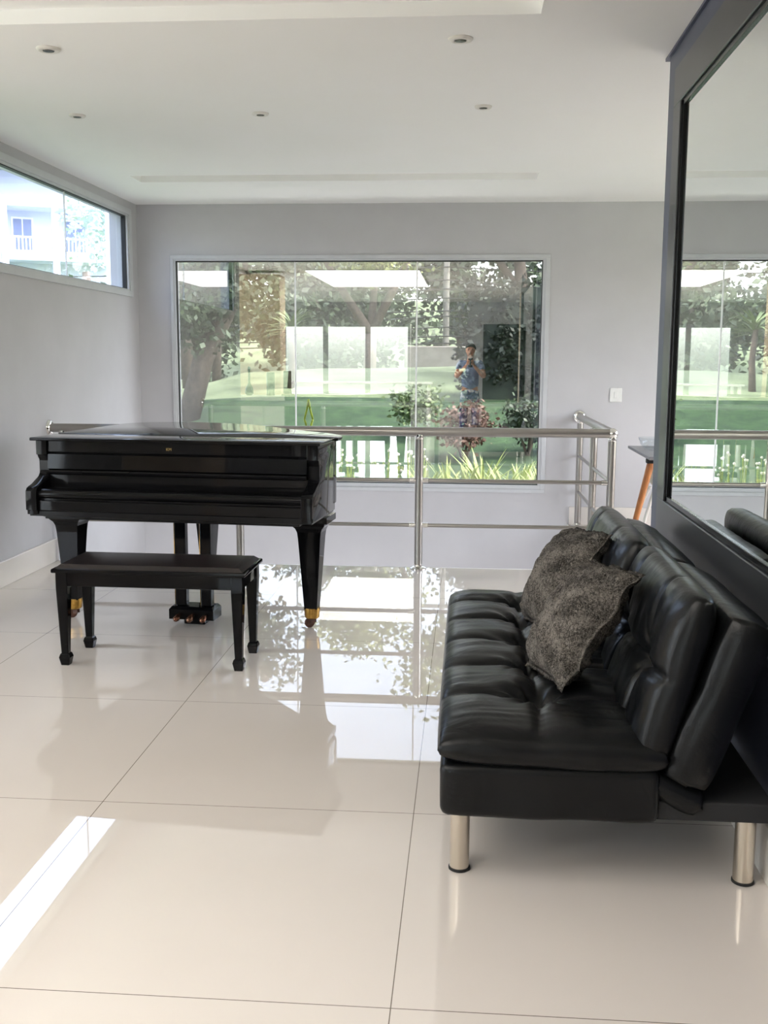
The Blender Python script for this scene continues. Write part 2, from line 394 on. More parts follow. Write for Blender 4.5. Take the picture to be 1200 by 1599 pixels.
for x0 in (-4.25, -3.27, -2.29):
    ring(bm, 'y', -6.24, -6.2, (x0, x0+.98, .05, 2.2), (x0+.06, x0+.92, .12, 2.13))
link('frame', bm, 'white_alu', w3)
bm = B(); box(bm, (-4.2, -6.222, .1), (-1.35, -6.218, 2.15)); link('glass', bm, 'clear_glass', w3)
w4 = struct(empty('window_4', (0, 0, 0)))
bm = B()
for y0 in (-2.1, -.65, .8, 2.25): ring(bm, 'x', -6.64, -6.6, (y0, y0+1.45, .15, 2.45), (y0+.05, y0+1.4, .2, 2.4))
link('frame', bm, 'white_alu', w4)
bm = B(); box(bm, (-6.622, -2.05, .2), (-6.618, 3.65, 2.4)); link('glass', bm, 'clear_glass', w4)

# ---- ceiling lamp panel and downlights
lp = empty('ceiling_light_panel', (-1.62, .15, ZC+.056))
bm = B(); box(bm, (-.90, -1.78, -.02), (.90, 1.78, 0), .004, 1); link('housing', bm, 'white_paint', lp)
bm = B(); box(bm, (-.87, -1.75, -.026), (.87, 1.75, -.0205)); link('diffuser', bm, 'led_panel', lp)
tag(lp, 'long warm white light panel recessed in the ceiling above the photographer', 'ceiling light')
DL = [((-1.787, 4.53), 'round recessed downlight nearest the camera, left of that pair, above the window side'),
      ((-.049, 4.493), 'round recessed downlight nearest the camera, right of that pair, beside the large ceiling tray corner'),
      ((-2.117, 5.734), 'small recessed downlight closest to the left strip window, in the far row of three'),
      ((-1.12, 5.745), 'small recessed downlight in the middle of the far row of three'),
      ((.06, 5.654), 'tilted dark recessed downlight at the right end of the far row of three')]
dl0 = None
for i, ((x, y), lab) in enumerate(DL):
    if i == 0:
        d = empty('recessed_downlight', (x, y, ZC)); dl0 = d
        bm = B(); lathe(bm, [(.022, -.004), (.026, -.010), (.036, -.012), (.046, -.009), (.051, -.004), (.051, 0.0)], 36); link('trim_ring', bm, 'downlight_metal', d, True, 40)
        bm = B(); lathe(bm, [(.002, -.012), (.014, -.0125), (.022, -.012), (.024, -.009), (.024, -.001)], 28, mtx=Matrix.Rotation(.06, 4, 'X')); link('lamp', bm, 'lamp_dark', d, True, 40)
    else:
        d = copy_tree(dl0); d.location = (x, y, ZC)
        if i >= 2: d.scale = (.88, .88, 1)
    tag(d, lab, 'downlight', 'recessed ceiling downlights')

# ------------------------------------------------------------------ wall mirror
mr = empty('wall_mirror', (XR, 2.9, .675))
def mo(p): return (p[0]-XR, p[1]-2.9, p[2]-.675)
bm = B(); fo = (1.35, 4.505, .675, 2.562); fi = (1.55, 4.365, .825, 2.410)
for (u0, u1, v0, v1) in ((fo[0], fo[1], fo[2], fi[2]), (fo[0], fo[1], fi[3], fo[3]), (fo[0], fi[0], fi[2], fi[3]), (fi[1], fo[1], fi[2], fi[3])):
    box(bm, mo((.815, u0, v0)), mo((XR, u1, v1)), .003, 1)
link('frame', bm, 'frame_lacquer', mr)
bm = B(); g = .022
for (u0, u1, v0, v1) in ((fi[0], fi[1], fi[2], fi[2]+g), (fi[0], fi[1], fi[3]-g, fi[3]), (fi[0], fi[0]+g, fi[2], fi[3]), (fi[1]-g, fi[1], fi[2], fi[3])):
    box(bm, mo((.824, u0, v0)), mo((XR-.001, u1, v1)), .002, 1)
link('inner_lip', bm, 'piano_satin', mr)
bm = B(); box(bm, mo((.833, fi[0]+.01, fi[2]+.01)), mo((.839, fi[1]-.01, fi[3]-.01))); link('mirror_glass', bm, 'mirror_silver', mr)
tag(mr, 'huge rectangular wall mirror in a wide dark grey frame behind the black sofa', 'mirror')

# ------------------------------------------------------------------ light switch
sw = empty('light_switch', (1.252, YB, 1.11))
bm = B(); box(bm, (-.05, -.010, -.0585), (.05, 0, .0585), .004, 2); link('plate', bm, 'plastic_white', sw)
bm = B(); box(bm, (-.014, -.015, -.026), (.014, -.009, .026), .002, 1); link('rocker', bm, 'plastic_white', sw)
tag(sw, 'white rectangular light switch plate on the back wall above the railing end', 'switch')

# ------------------------------------------------------------------ stainless railing
rl = empty('stair_railing', (-.95, 6.945, 0)); RO = Vector((-.95, 6.945, 0))
RZ, RY, RX = .925, 6.945, .955
def L(p): return tuple(Vector(p)-RO)
bm = B(); tube(bm, [L((XL+.01, RY, RZ)), L((RX, RY, RZ))], .030, 24); link('handrail', bm, 'steel', rl, True, 40)
bm = B(); tube(bm, [L((RX, RY+.0, RZ)), L((RX, YB-.01, RZ))], .030, 24); link('handrail', bm, 'steel', rl, True, 40)
bm = B(); bmesh.ops.create_uvsphere(bm, u_segments=24, v_segments=14, radius=.036, matrix=Matrix.Translation(L((RX, RY, RZ)))); link('corner_joint', bm, 'chrome', rl, True)
for (p, n) in (((XL, RY, RZ), 'X'), ((RX, YB, RZ), 'Y')):
    bm = B(); rot = Matrix.Rotation(PI/2, 4, 'Y') if n == 'X' else Matrix.Rotation(PI/2, 4, 'X')
    lathe(bm, [(.056, 0), (.056, .006), (.046, .018), (.036, .022)], 28); bmesh.ops.transform(bm, matrix=Matrix.Translation(L(p)) @ rot, verts=bm.verts)
    link('wall_flange', bm, 'chrome', rl, True, 40)
posts = [(-2.745, RY), (-1.527, RY), (-.310, RY), (RX, RY), (RX, 7.93), (RX, 8.90)]
for x, y in posts:
    pm = B(); tube(pm, [L((x, y, .012)), L((x, y, RZ-.03))], .027, 24); po = link('post', pm, 'steel', rl, True, 40)
    pm = B(); lathe(pm, [(.058, 0), (.058, .006), (.046, .014), (.031, .019), (.030, .03)], 28, L((x, y, 0))); link('base_flange', pm, 'chrome', po, True, 40)
    pm = B(); lathe(pm, [(.0275, -.05), (.0285, -.048), (.026, -.018)], 24, L((x, y, RZ))); link('post_cap', pm, 'chrome', po, True, 40)
for z in (.600, .297):
    fr = [(-2.84, RY)] + posts[:4]
    for (a, b) in zip(fr, fr[1:]):
        bm = B(); tube(bm, [L((a[0]+.03, RY, z)), L((b[0]-.03, RY, z))], .0135, 14); link('crossbar', bm, 'steel', rl, True, 40)
    bk = posts[3:] + [(RX, YB)]
    for (a, b) in zip(bk, bk[1:]):
        bm = B(); tube(bm, [L((RX, a[1]+.025, z)), L((RX, b[1]-.02, z))], .0135, 14); link('crossbar', bm, 'steel', rl, True, 40)
    for x, y in posts[:4]:
        for s in (-1, 1):
            if s == 1 and x > .9: continue
            bm = B(); tube(bm, [L((x+s*.02, RY, z)), L((x+s*.062, RY, z))], .017, 14)
            link('bar_clip', bm, 'chrome', rl, True, 40)
tag(rl, 'stainless steel stair railing with round handrail and two crossbars around the floor opening', 'railing')

# ------------------------------------------------------------------ grand piano
def catmull(pts, n=8):
    out = []
    for i in range(len(pts)-1):
        p0, p1, p2, p3 = pts[max(i-1, 0)], pts[i], pts[i+1], pts[min(i+2, len(pts)-1)]
        for k_ in range(n):
            t = k_/n
            out.append(tuple(.5*((2*p1[j]) + (-p0[j]+p2[j])*t + (2*p0[j]-5*p1[j]+4*p2[j]-p3[j])*t*t + (-p0[j]+3*p1[j]-3*p2[j]+p3[j])*t**3) for j in (0, 1)))
    out.append(pts[-1]); return out
pn = empty('grand_piano', (-1.4475, 5.043, 0), math.radians(-5.5))
tag(pn, 'glossy black baby grand piano with closed lid standing in front of the railing', 'piano')
def outline(o, y0):
    """plan outline grown by o; straight spine, rounded tail, S-curved treble side"""
    tre = catmull([(.735+o, .32), (.725+o, .48), (.62+o*.8, .66), (.44+o*.8, .82), (.27+o*.8, 1.0), (.10+o*.6, 1.19), (-.14+o*.4, 1.33+o*.8), (-.42, 1.385+o), (-.62-o*.5, 1.34+o*.8), (-.72-o, 1.22), (-.735-o, 1.05)], 7)
    return [(-.735-o, y0), (.735+o, y0)] + tre
bm = B(); prism(bm, outline(0, .06), 'z', .655, .983, .004, 2); link('rim', bm, 'piano_black', pn, True, 30)
bm = B(); prism(bm, [(-.752, 0.0), (.752, 0.0), (.752, .325), (-.752, .325)], 'z', .984, 1.0, .004, 2); link('lid_flap', bm, 'piano_black', pn, True, 30)
o2 = [(x, y) for x, y in outline(.032, .331)]
o2 = [p for p in o2 if p[1] >= .331]
bm = B(); prism(bm, o2, 'z', .984, 1.001, .004, 2); link('lid', bm, 'piano_black', pn, True, 30)
arm = [(.03, .983), (.03, .912), (.042, .908), (.046, .90), (.058, .885), (.066, .862), (.066, .838), (.058, .818), (.044, .802), (.028, .794), (.012, .788), (-.030, .770), (-.062, .762), (-.082, .754), (-.093, .740), (-.095, .715), (-.095, .645), (-.082, .640), (-.082, .622), (.40, .622), (.40, .983)]
for s in (-1, 1):
    bm = B(); a, b = sorted((s*.736, s*.678)); prism(bm, arm, 'x', a, b, .004, 2); link('cheek', bm, 'piano_black', pn, True, 30)
bm = B(); box(bm, (-.68, .045, .925), (.68, .07, .983), .003); nb = link('nameboard', bm, 'piano_black', pn)
tx = bpy.data.curves.new('nameplate', 'FONT'); tx.body = 'KM'; tx.size = .02; tx.extrude = .0006; tx.align_x = 'CENTER'; tx.materials.append(M['gold'])
tmp = bpy.data.objects.new('nameplate_text', tx); C.objects.link(tmp); bpy.context.view_layer.update()
nm = bpy.data.meshes.new_from_object(tmp.evaluated_get(bpy.context.evaluated_depsgraph_get())); bpy.data.objects.remove(tmp); bpy.data.curves.remove(tx)
to = bpy.data.objects.new('nameplate', nm); C.objects.link(to); to.parent = nb; to.location = (-.03, .0440, .943); to.rotation_euler = (PI/2, 0, 0)
bm = B(); prism(bm, [(.052, .926), (.040, .915), (.030, .842), (.050, .836), (.085, .84), (.085, .926)], 'x', -.678, .678, .002, 1); link('fallboard', bm, 'piano_black', pn)
bm = B(); prism(bm, [(.020, .836), (.014, .828), (.018, .818), (.03, .812), (.085, .812), (.085, .836)], 'x', -.678, .678, .002, 1); link('fallboard_ledge', bm, 'piano_black', pn)
bm = B(); box(bm, (-.678, .07, .70), (.678, .09, .815)); link('key_well', bm, 'piano_satin', pn)
bm = B(); prism(bm, catmull([(.075, .742), (.0, .752), (-.045, .748), (-.064, .735), (-.068, .720), (-.064, .708)], 4) + [(-.050, .700), (-.050, .690), (.075, .690)], 'x', -.678, .678); link('key_slip', bm, 'piano_black', pn, True, 35)
bm = B(); box(bm, (-.678, -.072, .640), (.678, .06, .692), .004); link('front_rail', bm, 'piano_black', pn)
bm = B(); box(bm, (-.728, -.072, .612), (.728, .40, .640), .003); box(bm, (-.66, -.045, .596), (.66, .40, .613), .003); link('keybed', bm, 'piano_satin', pn)
# legs
def piano_leg(x, y, zt, ang=0):
    bm = B()
    loft(bm, [(x, y, .104, .068, .068), (x, y, .48, .118, .118), (x, y, .515, .126, .126), (x, y, .535, .142, .142), (x, y, .552, .172, .172), (x, y, .566, .182, .182), (x, y, .567, .21, .21), (x, y, zt, .21, .21)])
    lg = link('leg', bm, 'piano_black', pn)
    bm = B(); lathe(bm, [(.030, .050), (.038, .056), (.040, .078), (.043, .100), (.043, .108)], 20, (x, y, 0)); link('ferrule', bm, 'brass', lg, True, 40)
    bm = B(); mt = Matrix.Translation((x-.012, y-.006, .027)) @ Matrix.Rotation(ang, 4, 'Z') @ Matrix.Rotation(PI/2, 4, 'X')
    lathe(bm, [(.008, -.012), (.024, -.010), (.027, -.004), (.027, .004), (.024, .010), (.008, .012)], 20, (0, 0, 0), mt)
    box(bm, (x-.014, y-.016, .024), (x+.02, y-.013, .056), .001, 1); box(bm, (x-.014, y+.013, .024), (x+.02, y+.016, .056), .001, 1); box(bm, (x-.012, y-.016, .048), (x+.022, y+.016, .058), .002, 1)
    link('caster', bm, 'caster_rust', lg, True, 40)
piano_leg(.625, .34, .600, .5); piano_leg(-.692, .30, .600, .8); piano_leg(-.245, 1.19, .660, .2)
# pedal lyre
ly = empty('pedal_lyre', (0, .30, 0)); ly.parent = pn
for x in (-.075, .065):
    bm = B(); box(bm, (x-.03, -.025, .10), (x+.03, .025, .66), .006); link('lyre_post', bm, 'piano_black', ly)
for x in (-.113, .113-.085):
    bm = B(); tube(bm, [(x, .0, .1), (x, .0, .62)], .0035, 8); link('pedal_rod', bm, 'brass', ly, True)
bm = B(); loft(bm, [(-.012, .02, .030, .246, .13), (-.012, .02, .082, .246, .13), (-.012, .02, .098, .22, .105)]); bx = link('pedal_box', bm, 'piano_black', ly)
bm = B(); box(bm, (-.06, -.02, 0), (.055, .05, .031), .003, 1); link('lyre_foot', bm, 'piano_satin', ly)
for x in (-.072, .0, .072):
    bm = B(); pts = [(x, -.03, .062), (x, -.075, .058), (x, -.105, .045), (x, -.118, .036)]
    tube(bm, pts, [.008, .014, .019, .010], 10); bmesh.ops.scale(bm, vec=(1, 1, .8), verts=bm.verts, space=Matrix.Translation((0, 0, -.05))); link('pedal', bm, 'pedal_metal', ly, True)

# ------------------------------------------------------------------ piano bench
bn = empty('piano_bench', (-1.413, 4.685, 0), math.radians(-1.2))
tag(bn, 'black lacquered piano bench with tapered legs in front of the grand piano', 'bench')
bm = B(); prism(bm, [(-.446, -.188), (.446, -.188), (.446, .188), (-.446, .188)], 'z', .434, .455, .006, 2); link('seat_frame', bm, 'piano_black', bn, True, 35)
bm = B(); rings = [(-.434, -.176, .455), (-.412, -.154, .472), (-.388, -.13, .476)]
rr = [[bm.verts.new((sx*abs(a), sy_*abs(b), z)) for sx, sy_ in ((-1,-1),(1,-1),(1,1),(-1,1))] for a, b, z in rings]
for i in range(2):
    for t in range(4): bm.faces.new((rr[i][t], rr[i][(t+1) % 4], rr[i+1][(t+1) % 4], rr[i+1][t]))
tf = bm.faces.new(rr[-1]); bmesh.ops.bevel(bm, geom=list(tf.edges), offset=.006, segments=2, affect='EDGES'); link('seat_pad', bm, 'bench_pad', bn, True, 25)
bm = B()
for a, b in (((-.41, -.165, .372), (.41, -.147, .436)), ((-.41, .147, .372), (.41, .165, .436)), ((-.425, -.15, .372), (-.407, .15, .436)), ((.407, -.15, .372), (.425, .15, .436))): box(bm, a, b, .002, 1)
link('apron', bm, 'piano_black', bn)
for x in (-.406, .406):
    for y in (-.146, .146):
        bm = B(); loft(bm, [(x, y, 0, .038, .038), (x, y, .036, .052, .052), (x, y, .050, .044, .044), (x, y, .056, .033, .033), (x, y, .36, .054, .054), (x, y, .436, .054, .054)])
        bmesh.ops.bevel(bm, geom=[e for e in bm.edges if abs((e.verts[0].co-e.verts[1].co).z) > .01], offset=.003, segments=1, affect='EDGES')
        link('leg', bm, 'piano_black', bn)

# ------------------------------------------------------------------ sofa bed
def cushion(Lx, Ly, T_, nx, ny, dimples=(), creases=(), seed=0, p=6, wr=.004, seam=.15, corner=.0, pv=11, fold=1.0):
    """soft closed pad in local x,y with thickness T_ along z; dimples (x,y,depth,radius) and creases (x0,y0,x1,y1,depth,width) on the top face"""
    bm = B(); so_ = Vector((seed*7.3, seed*3.1, seed*1.7))
    def segd(px, py, c):
        ax, ay, bx_, by = c[:4]; dx, dy = bx_-ax, by-ay; t = max(0, min(1, ((px-ax)*dx+(py-ay)*dy)/(dx*dx+dy*dy)))
        return math.hypot(px-ax-t*dx, py-ay-t*dy)
    grid = {}
    for side in (1, -1):
        for i in range(nx+1):
            for j in range(ny+1):
                edge = i in (0, nx) or j in (0, ny)
                if side == -1 and edge: grid[side, i, j] = grid[1, i, j]; continue
                u = -math.cos(PI*i/nx)*.35 + (2*i/nx-1)*.65; v = -math.cos(PI*j/ny)*.12 + (2*j/ny-1)*.88
                e = max(0, (1-abs(u)**p))**.5 * max(0, (1-abs(v)**pv))**.5
                x, y = u*Lx/2, v*Ly/2
                x *= 1 - corner*abs(v)**6; y *= 1 - corner*abs(u)**6*Lx/Ly
                z = side*T_/2*(seam + (1-seam)*e) if not edge else 0
                if side == 1 and not edge:
                    d = 0
                    for q in dimples:
                        rr_ = math.hypot(x-q[0], y-q[1]); d += q[2]*math.exp(-(rr_/q[3])**1.1)
                        th = math.atan2(y-q[1], x-q[0])
                        d += .28*q[2]*math.exp(-(rr_/(q[3]*2.0))**2)*math.sin(th*9+seed+q[1]*31)*min(1, rr_/q[3])*fold
                    for c in creases:
                        d += c[4]*math.exp(-(segd(x, y, c)/c[5]))
                    nz = noise.noise(Vector((x*9, y*5, 0))+so_)*wr + noise.noise(Vector((x*3+y*2, y*24, 2))+so_)*wr*.5 + abs(noise.noise(Vector((x*4-y*3, y*30, 6))+so_))*wr*.45
                    z = max(z - d*e + nz*e, -T_*.15)
                elif not edge:
                    z += noise.noise(Vector((x*6, y*6, 5))+so_)*wr
                else:
                    n1 = noise.noise(Vector((x*12, y*12, 9))+so_)*wr*.9; z += n1
                grid[side, i, j] = bm.verts.new((x, y, z))
    for side in (1, -1):
        for i in range(nx):
            for j in range(ny):
                q = [grid[side, i, j], grid[side, i+1, j], grid[side, i+1, j+1], grid[side, i, j+1]]
                try: bm.faces.new(q if side == 1 else q[::-1])
                except ValueError: pass
    return bm
SO = Vector((.30, 3.48, 0))
sf = empty('sofa_bed', SO)
tag(sf, 'black tufted faux leather sofa bed on steel legs under the wall mirror', 'sofa')
def frame_mtx(origin, xdir, ydir):
    x = Vector(xdir).normalized(); y = Vector(ydir); y = (y - x*y.dot(x)).normalized(); z = x.cross(y)
    mm = Matrix((x, y, z)).transposed().to_4x4(); mm.translation = Vector(origin) - SO; return mm
Y0s, Y1s = 2.615, 4.345; YM = (Y0s+Y1s)/2; LY = Y1s-Y0s
# upholstered base
bm = B(); box(bm, (-.055-SO.x, Y0s-SO.y, .205), (.515-SO.x, Y1s-SO.y, .352), .022, 4)
bmesh.ops.subdivide_edges(bm, edges=[e for e in bm.edges if e.calc_length() > .1], cuts=14, use_grid_fill=True)
for v_ in bm.verts:
    v_.co += Vector((1, 1, 1))*noise.noise(v_.co*7)*.004
base_o = link('base', bm, 'leather_black', sf, True)
# seat cushion
btn = [(-.02, y-YM) for y in (2.92, 3.22, 3.52, 3.82, 4.10)]
dm = [(x, y, .050, .045) for x, y in btn]
cr = [(-.02, btn[0][1], -.02, btn[-1][1], .020, .030), (-.02, btn[0][1], -.02, btn[-1][1], .020, .009)]
for x, y in btn: cr += [(-.02, y, -.29, y+.015, .020, .035), (-.02, y, -.20, y+.01, .012, .010), (-.02, y, .26, y-.01, .026, .022)]
cr += [(-.02, btn[0][1], -.03, -LY/2, .018, .015), (-.02, btn[-1][1], -.02, LY/2, .014, .015)]
bm = cushion(.60, LY+.03, .145, 60, 190, dm, cr, seed=1, p=6, wr=.0065, seam=.12, pv=12, corner=.012)
bmesh.ops.transform(bm, matrix=frame_mtx((.235, YM, .388), (1, 0, -.02), (0, 1, 0)), verts=bm.verts)
link('seat_cushion', bm, 'leather_black', sf, True)
# backrests: tufted front pad over a plain rear bolster, two sections
secs = [(2.61, 3.405, 3, 0), (3.445, 4.34, 4, -.025)]
for a, b, sd, fw in secs:
    ly_ = b-a; ym = (a+b)/2
    bt = [(.0, -ly_*.22, .042, .05), (.0, ly_*.24, .042, .05)]
    cr = []
    for q, (bx_, by, _d, _r) in enumerate(bt):
        e_ = (-ly_/2, ly_/2)[q]
        cr += [(bx_, by, bx_+.01, e_, .030, .012), (bx_, by, .26, by+.02, .015, .010), (bx_, by, -.26, by-.015, .020, .014)]
    cr += [(bt[0][0], bt[0][1], bt[1][0], bt[1][1], .028, .012)]
    # local x runs up the slope, y along the sofa, z faces the room
    bm = cushion(.49, ly_, .135, 52, 84, bt, cr, seed=sd, p=5, wr=.0042, seam=.16, corner=.045, fold=.45, pv=8)
    bmesh.ops.transform(bm, matrix=frame_mtx((.545+fw, ym, .580), (.123, 0, .445), (0, 1, 0)), verts=bm.verts)
    fpad = link('backrest', bm, 'leather_black', sf, True)
    bm = cushion(.475, ly_, .135, 40, 60, (), ((.02, -ly_/2, .02, ly_/2, .006, .05),), seed=sd+5, p=10, wr=.008, seam=.62, corner=.03, pv=16)
    bmesh.ops.transform(bm, matrix=frame_mtx((.655+fw*.6, ym, .530), (.154, 0, .44), (0, 1, 0)), verts=bm.verts)
    link('backrest_bolster', bm, 'leather_black', sf, True)
# hinge fabric gathered between base and bolsters
bm = cushion(.16, LY-.02, .10, 14, 90, (), (), seed=12, p=5, wr=.014, seam=.3)
bmesh.ops.transform(bm, matrix=frame_mtx((.555, YM, .285), (.5, 0, -.25), (0, 1, 0)), verts=bm.verts)
link('hinge_cover', bm, 'leather_black', sf, True)
bm = B(); box(bm, (.50-SO.x, Y0s+.03-SO.y, .208), (.815-SO.x, Y1s-.03-SO.y, .262), .006, 2); link('rear_rail', bm, 'felt_black', sf)
for x, y in ((0.0, 2.745), (.0, 4.22), (.768, 2.735), (.768, 4.22)):
    bm = B(); tube(bm, [(x-SO.x, y-SO.y, .008), (x-SO.x, y-SO.y, .212)], .0275, 28); lg = link('leg', bm, 'steel_brushed', sf, True, 40)
    bm = B(); lathe(bm, [(.027, 0), (.030, .002), (.030, .008), (.027, .010)], 28, (x-SO.x, y-SO.y, 0)); link('foot_pad', bm, 'rubber', lg, True, 40)

# ------------------------------------------------------------------ scatter pillows
def pillow(lab, pts, T_, seed):
    """pts: bottom-near, bottom-far, top-far, top-near corners"""
    bnr, bfr, tfr, tnr = [Vector(p) for p in pts]
    c = (bnr+bfr+tfr+tnr)/4
    up = ((tnr+tfr)-(bnr+bfr)); yd = ((bfr+tfr)-(bnr+tnr)); lx, ly_ = up.length/2, yd.length/2
    x = up.normalized(); y = -(yd - x*yd.dot(x)).normalized(); z = x.cross(y)
    mm = Matrix((x, y, z)).transposed().to_4x4(); mm.translation = c
    o = bpy.data.objects.new('scatter_cushion', None)
    bm = B(); so_ = Vector((seed, seed*2.3, 0)); n = 44; g_ = {}
    for side in (1, -1):
        for i in range(n+1):
            for j in range(n+1):
                u, v = 2*i/n-1, 2*j/n-1; edge = i in (0, n) or j in (0, n)
                if side == -1 and edge: g_[side, i, j] = g_[1, i, j]; continue
                e = max(0, (1-u*u))**.48*max(0, (1-v*v))**.48
                px = u*lx/2*(1.03-.05*(1-v*v)*abs(u)**3); py = v*ly_/2*(1.03-.05*(1-u*u)*abs(v)**3)
                z_ = side*T_/2*e*(.7 if side == 1 else 1.15) + noise.noise(Vector((u*2.1, v*2.1, side))+so_)*.016*(1-e*.4) + noise.noise(Vector((u*5, v*5, side*3))+so_)*.006
                if abs(u) > .8 or abs(v) > .8: z_ += noise.noise(Vector((u*5.5, v*5.5, 4))+so_)*.016
                r_ = .005*noise.noise(Vector((u*70, v*70, side*9))+so_)
                g_[side, i, j] = bm.verts.new((px+r_, py+r_, z_+side*r_))
    for side in (1, -1):
        for i in range(n):
            for j in range(n):
                q = [g_[side, i, j], g_[side, i+1, j], g_[side, i+1, j+1], g_[side, i, j+1]]; bm.faces.new(q if side == 1 else q[::-1])
    ob = link('scatter_cushion', bm, 'wool', None, True); ob.matrix_world = mm
    # piped ruffled seam, a part
    bm = B(); per = []
    for s_ in range(4):
        for k_ in range(26):
            t = k_/26*2-1; u, v = ((t, -1), (1, t), (-t, 1), (-1, -t))[s_]
            px = u*lx/2*(1.03-.05*(1-v*v)*abs(u)**3); py = v*ly_/2*(1.03-.05*(1-u*u)*abs(v)**3)
            per.append(Vector((px, py, noise.noise(Vector((u*2.1, v*2.1, 1))+so_)*.016 + noise.noise(Vector((u*5, v*5, 3))+so_)*.006 + noise.noise(Vector((u*5.5, v*5.5, 4))+so_)*.016)))
    a_ = [bm.verts.new(p) for p in per]
    b_ = [bm.verts.new(p + Vector((p.x, p.y, 0)).normalized()*(.014+.006*noise.noise(p*60)) + Vector((0, 0, .012*noise.noise(p*45+so_)))) for p in per]
    c_ = [bm.verts.new(p + Vector((0, 0, -.006))) for p in per]
    N = len(per)
    for i in range(N):
        j = (i+1) % N; bm.faces.new((a_[i], a_[j], b_[j], b_[i])); bm.faces.new((b_[i], b_[j], c_[j], c_[i]))
    bmesh.ops.recalc_face_normals(bm, faces=bm.faces[:])
    link('seam_edge', bm, 'wool', ob, True)
    bpy.data.objects.remove(o)
    return tag(ob, lab, 'cushion', 'scatter cushions on the sofa')
pillow('charcoal shaggy scatter cushion nearest the camera, leaning on the near backrest of the sofa', [(.285, 2.93, .452), (.225, 3.29, .452), (.430, 3.36, .760), (.480, 3.01, .775)], .195, 1.0)
pillow('charcoal shaggy scatter cushion farther away, leaning on the far backrest of the sofa', [(.300, 3.56, .452), (.240, 3.92, .452), (.425, 3.99, .765), (.490, 3.64, .785)], .195, 5.0)

# ------------------------------------------------------------------ table, bowl and chair beyond the mirror wall
tb = empty('dining_table', (1.85, 7.70, 0))
def TL(x, y, z): return (x-1.85, y-7.70, z)
bm = B(); box(bm, TL(1.245, 7.22, .728), TL(2.45, 8.18, .75), .003, 1); link('tabletop', bm, 'table_grey', tb)
for (tx_, ty, bx_, by) in ((1.275, 7.32, 1.175, 7.30), (1.58, 8.08, 1.54, 8.14), (2.42, 7.30, 2.52, 7.24), (2.42, 8.08, 2.52, 8.14)):
    bm = B(); tube(bm, [TL(bx_-.06*(1 if bx_ < tx_ else -1), by, 0), TL(tx_, ty, .70)], [.016, .026], 16); lg = link('leg', bm, 'oak', tb, True, 40)
    bm = B(); box(bm, TL(tx_-.032, ty-.03, .698), TL(tx_+.032, ty+.03, .728), .003, 1); link('leg_bracket', bm, 'rubber', lg)
tag(tb, 'grey dining table with splayed wooden legs half hidden behind the mirror wall', 'table')
bw = empty('glass_bowl', (1.36, 7.75, .75)); bm = B()
lathe(bm, [(.035, 0), (.06, .006), (.095, .05), (.108, .095), (.104, .095), (.09, .05), (.05, .014)], 32); o = link('bowl', bm, 'clear_glass', bw, True)
tag(bw, 'clear glass bowl standing on the grey table beyond the mirror wall', 'bowl')
ch = empty('dining_chair', (1.62, 8.32, 0))
bm = B()
def shell(u, v):
    a = v*PI*.62; y = -.20+.36*v + (.05*v*v); z = .43 + .29*max(0, v-.45)**1.2*1.9; w = .16*(1-.12*v)
    return (u*w, y, z + .05*u*u)
gv = [[bm.verts.new(shell(i/8-1, j/14)) for j in range(15)] for i in range(17)]
for i in range(16):
    for j in range(14): bm.faces.new((gv[i][j], gv[i+1][j], gv[i+1][j+1], gv[i][j+1]))
bmesh.ops.solidify(bm, geom=bm.faces[:], thickness=.012); link('seat_shell', bm, 'chair_white', ch, True)
for s in (-1, 1):
    for t in (-1, 1):
        bm = B(); tube(bm, [(s*.12, t*.10, .43), (s*.19, t*.17, .22), (s*.235, t*.21, 0)], [.015, .013, .010], 12); link('leg', bm, 'chair_white', ch, True, 40)
ch.location = (1.55, 8.12, 0)
tag(ch, 'white moulded chair tucked behind the grey table past the mirror wall', 'chair')

# ------------------------------------------------------------------ rear of the room, seen only mirrored in the back window
ct = empty('counter_table', (-2.05, -2.2, 0)); bm = B(); box(bm, (-1.4, -.35, .93), (1.4, .35, .97), .01, 2); link('top', bm, 'white_paint', ct)
for x in (-1.32, 1.32):
    for y in (-.28, .28): bm = B(); box(bm, (x-.03, y-.03, 0), (x+.03, y+.03, .93), .003, 1); link('leg', bm, 'white_paint', ct)
tag(ct, 'long white counter table behind the photographer, mirrored in the back window', 'table')
sb = empty('sideboard', (-2.95, 2.7, 0)); bm = B(); box(bm, (-.5, -.22, .18), (.5, .22, .86), .006, 2); link('body', bm, 'white_paint', sb)
for x in (-.25, .25): bm = B(); box(bm, (x-.235, .221, .21), (x+.235, .236, .83), .004, 1); link('door', bm, 'white_paint', sb)
for x in (-.42, .42):
    for y in (-.16, .16): bm = B(); tube(bm, [(x*1.06, y, 0), (x, y, .19)], [.012, .02], 12); link('leg', bm, 'oak', sb, True, 40)
tag(sb, 'white sideboard with wooden legs, mirrored at the left of the back window', 'sideboard')
for i, (x, r, h, lab) in enumerate(((-.26, .05, .42, 'tall narrow necked dark vase, leftmost on the white sideboard'), (.06, .06, .34, 'dark cylindrical vase in the middle of the white sideboard'), (.31, .06, .36, 'dark cylindrical vase at the right end of the white sideboard'))):
    bm = B(); prof = [(r*.7, 0), (r*1.3, .03), (r*1.1, .10), (r*.35, .18), (r*.3, h-.06), (r*.45, h-.03), (r*.3, h)] if i == 0 else [(r*.95, 0), (r, .01), (r, h-.01), (r*.9, h)]
    lathe(bm, prof, 24); v_ = link('vase', bm, 'piano_satin', None, True, 40); v_.location = (-2.95+x, 2.7, .86); tag(v_, lab, 'vase', 'vases on the sideboard')

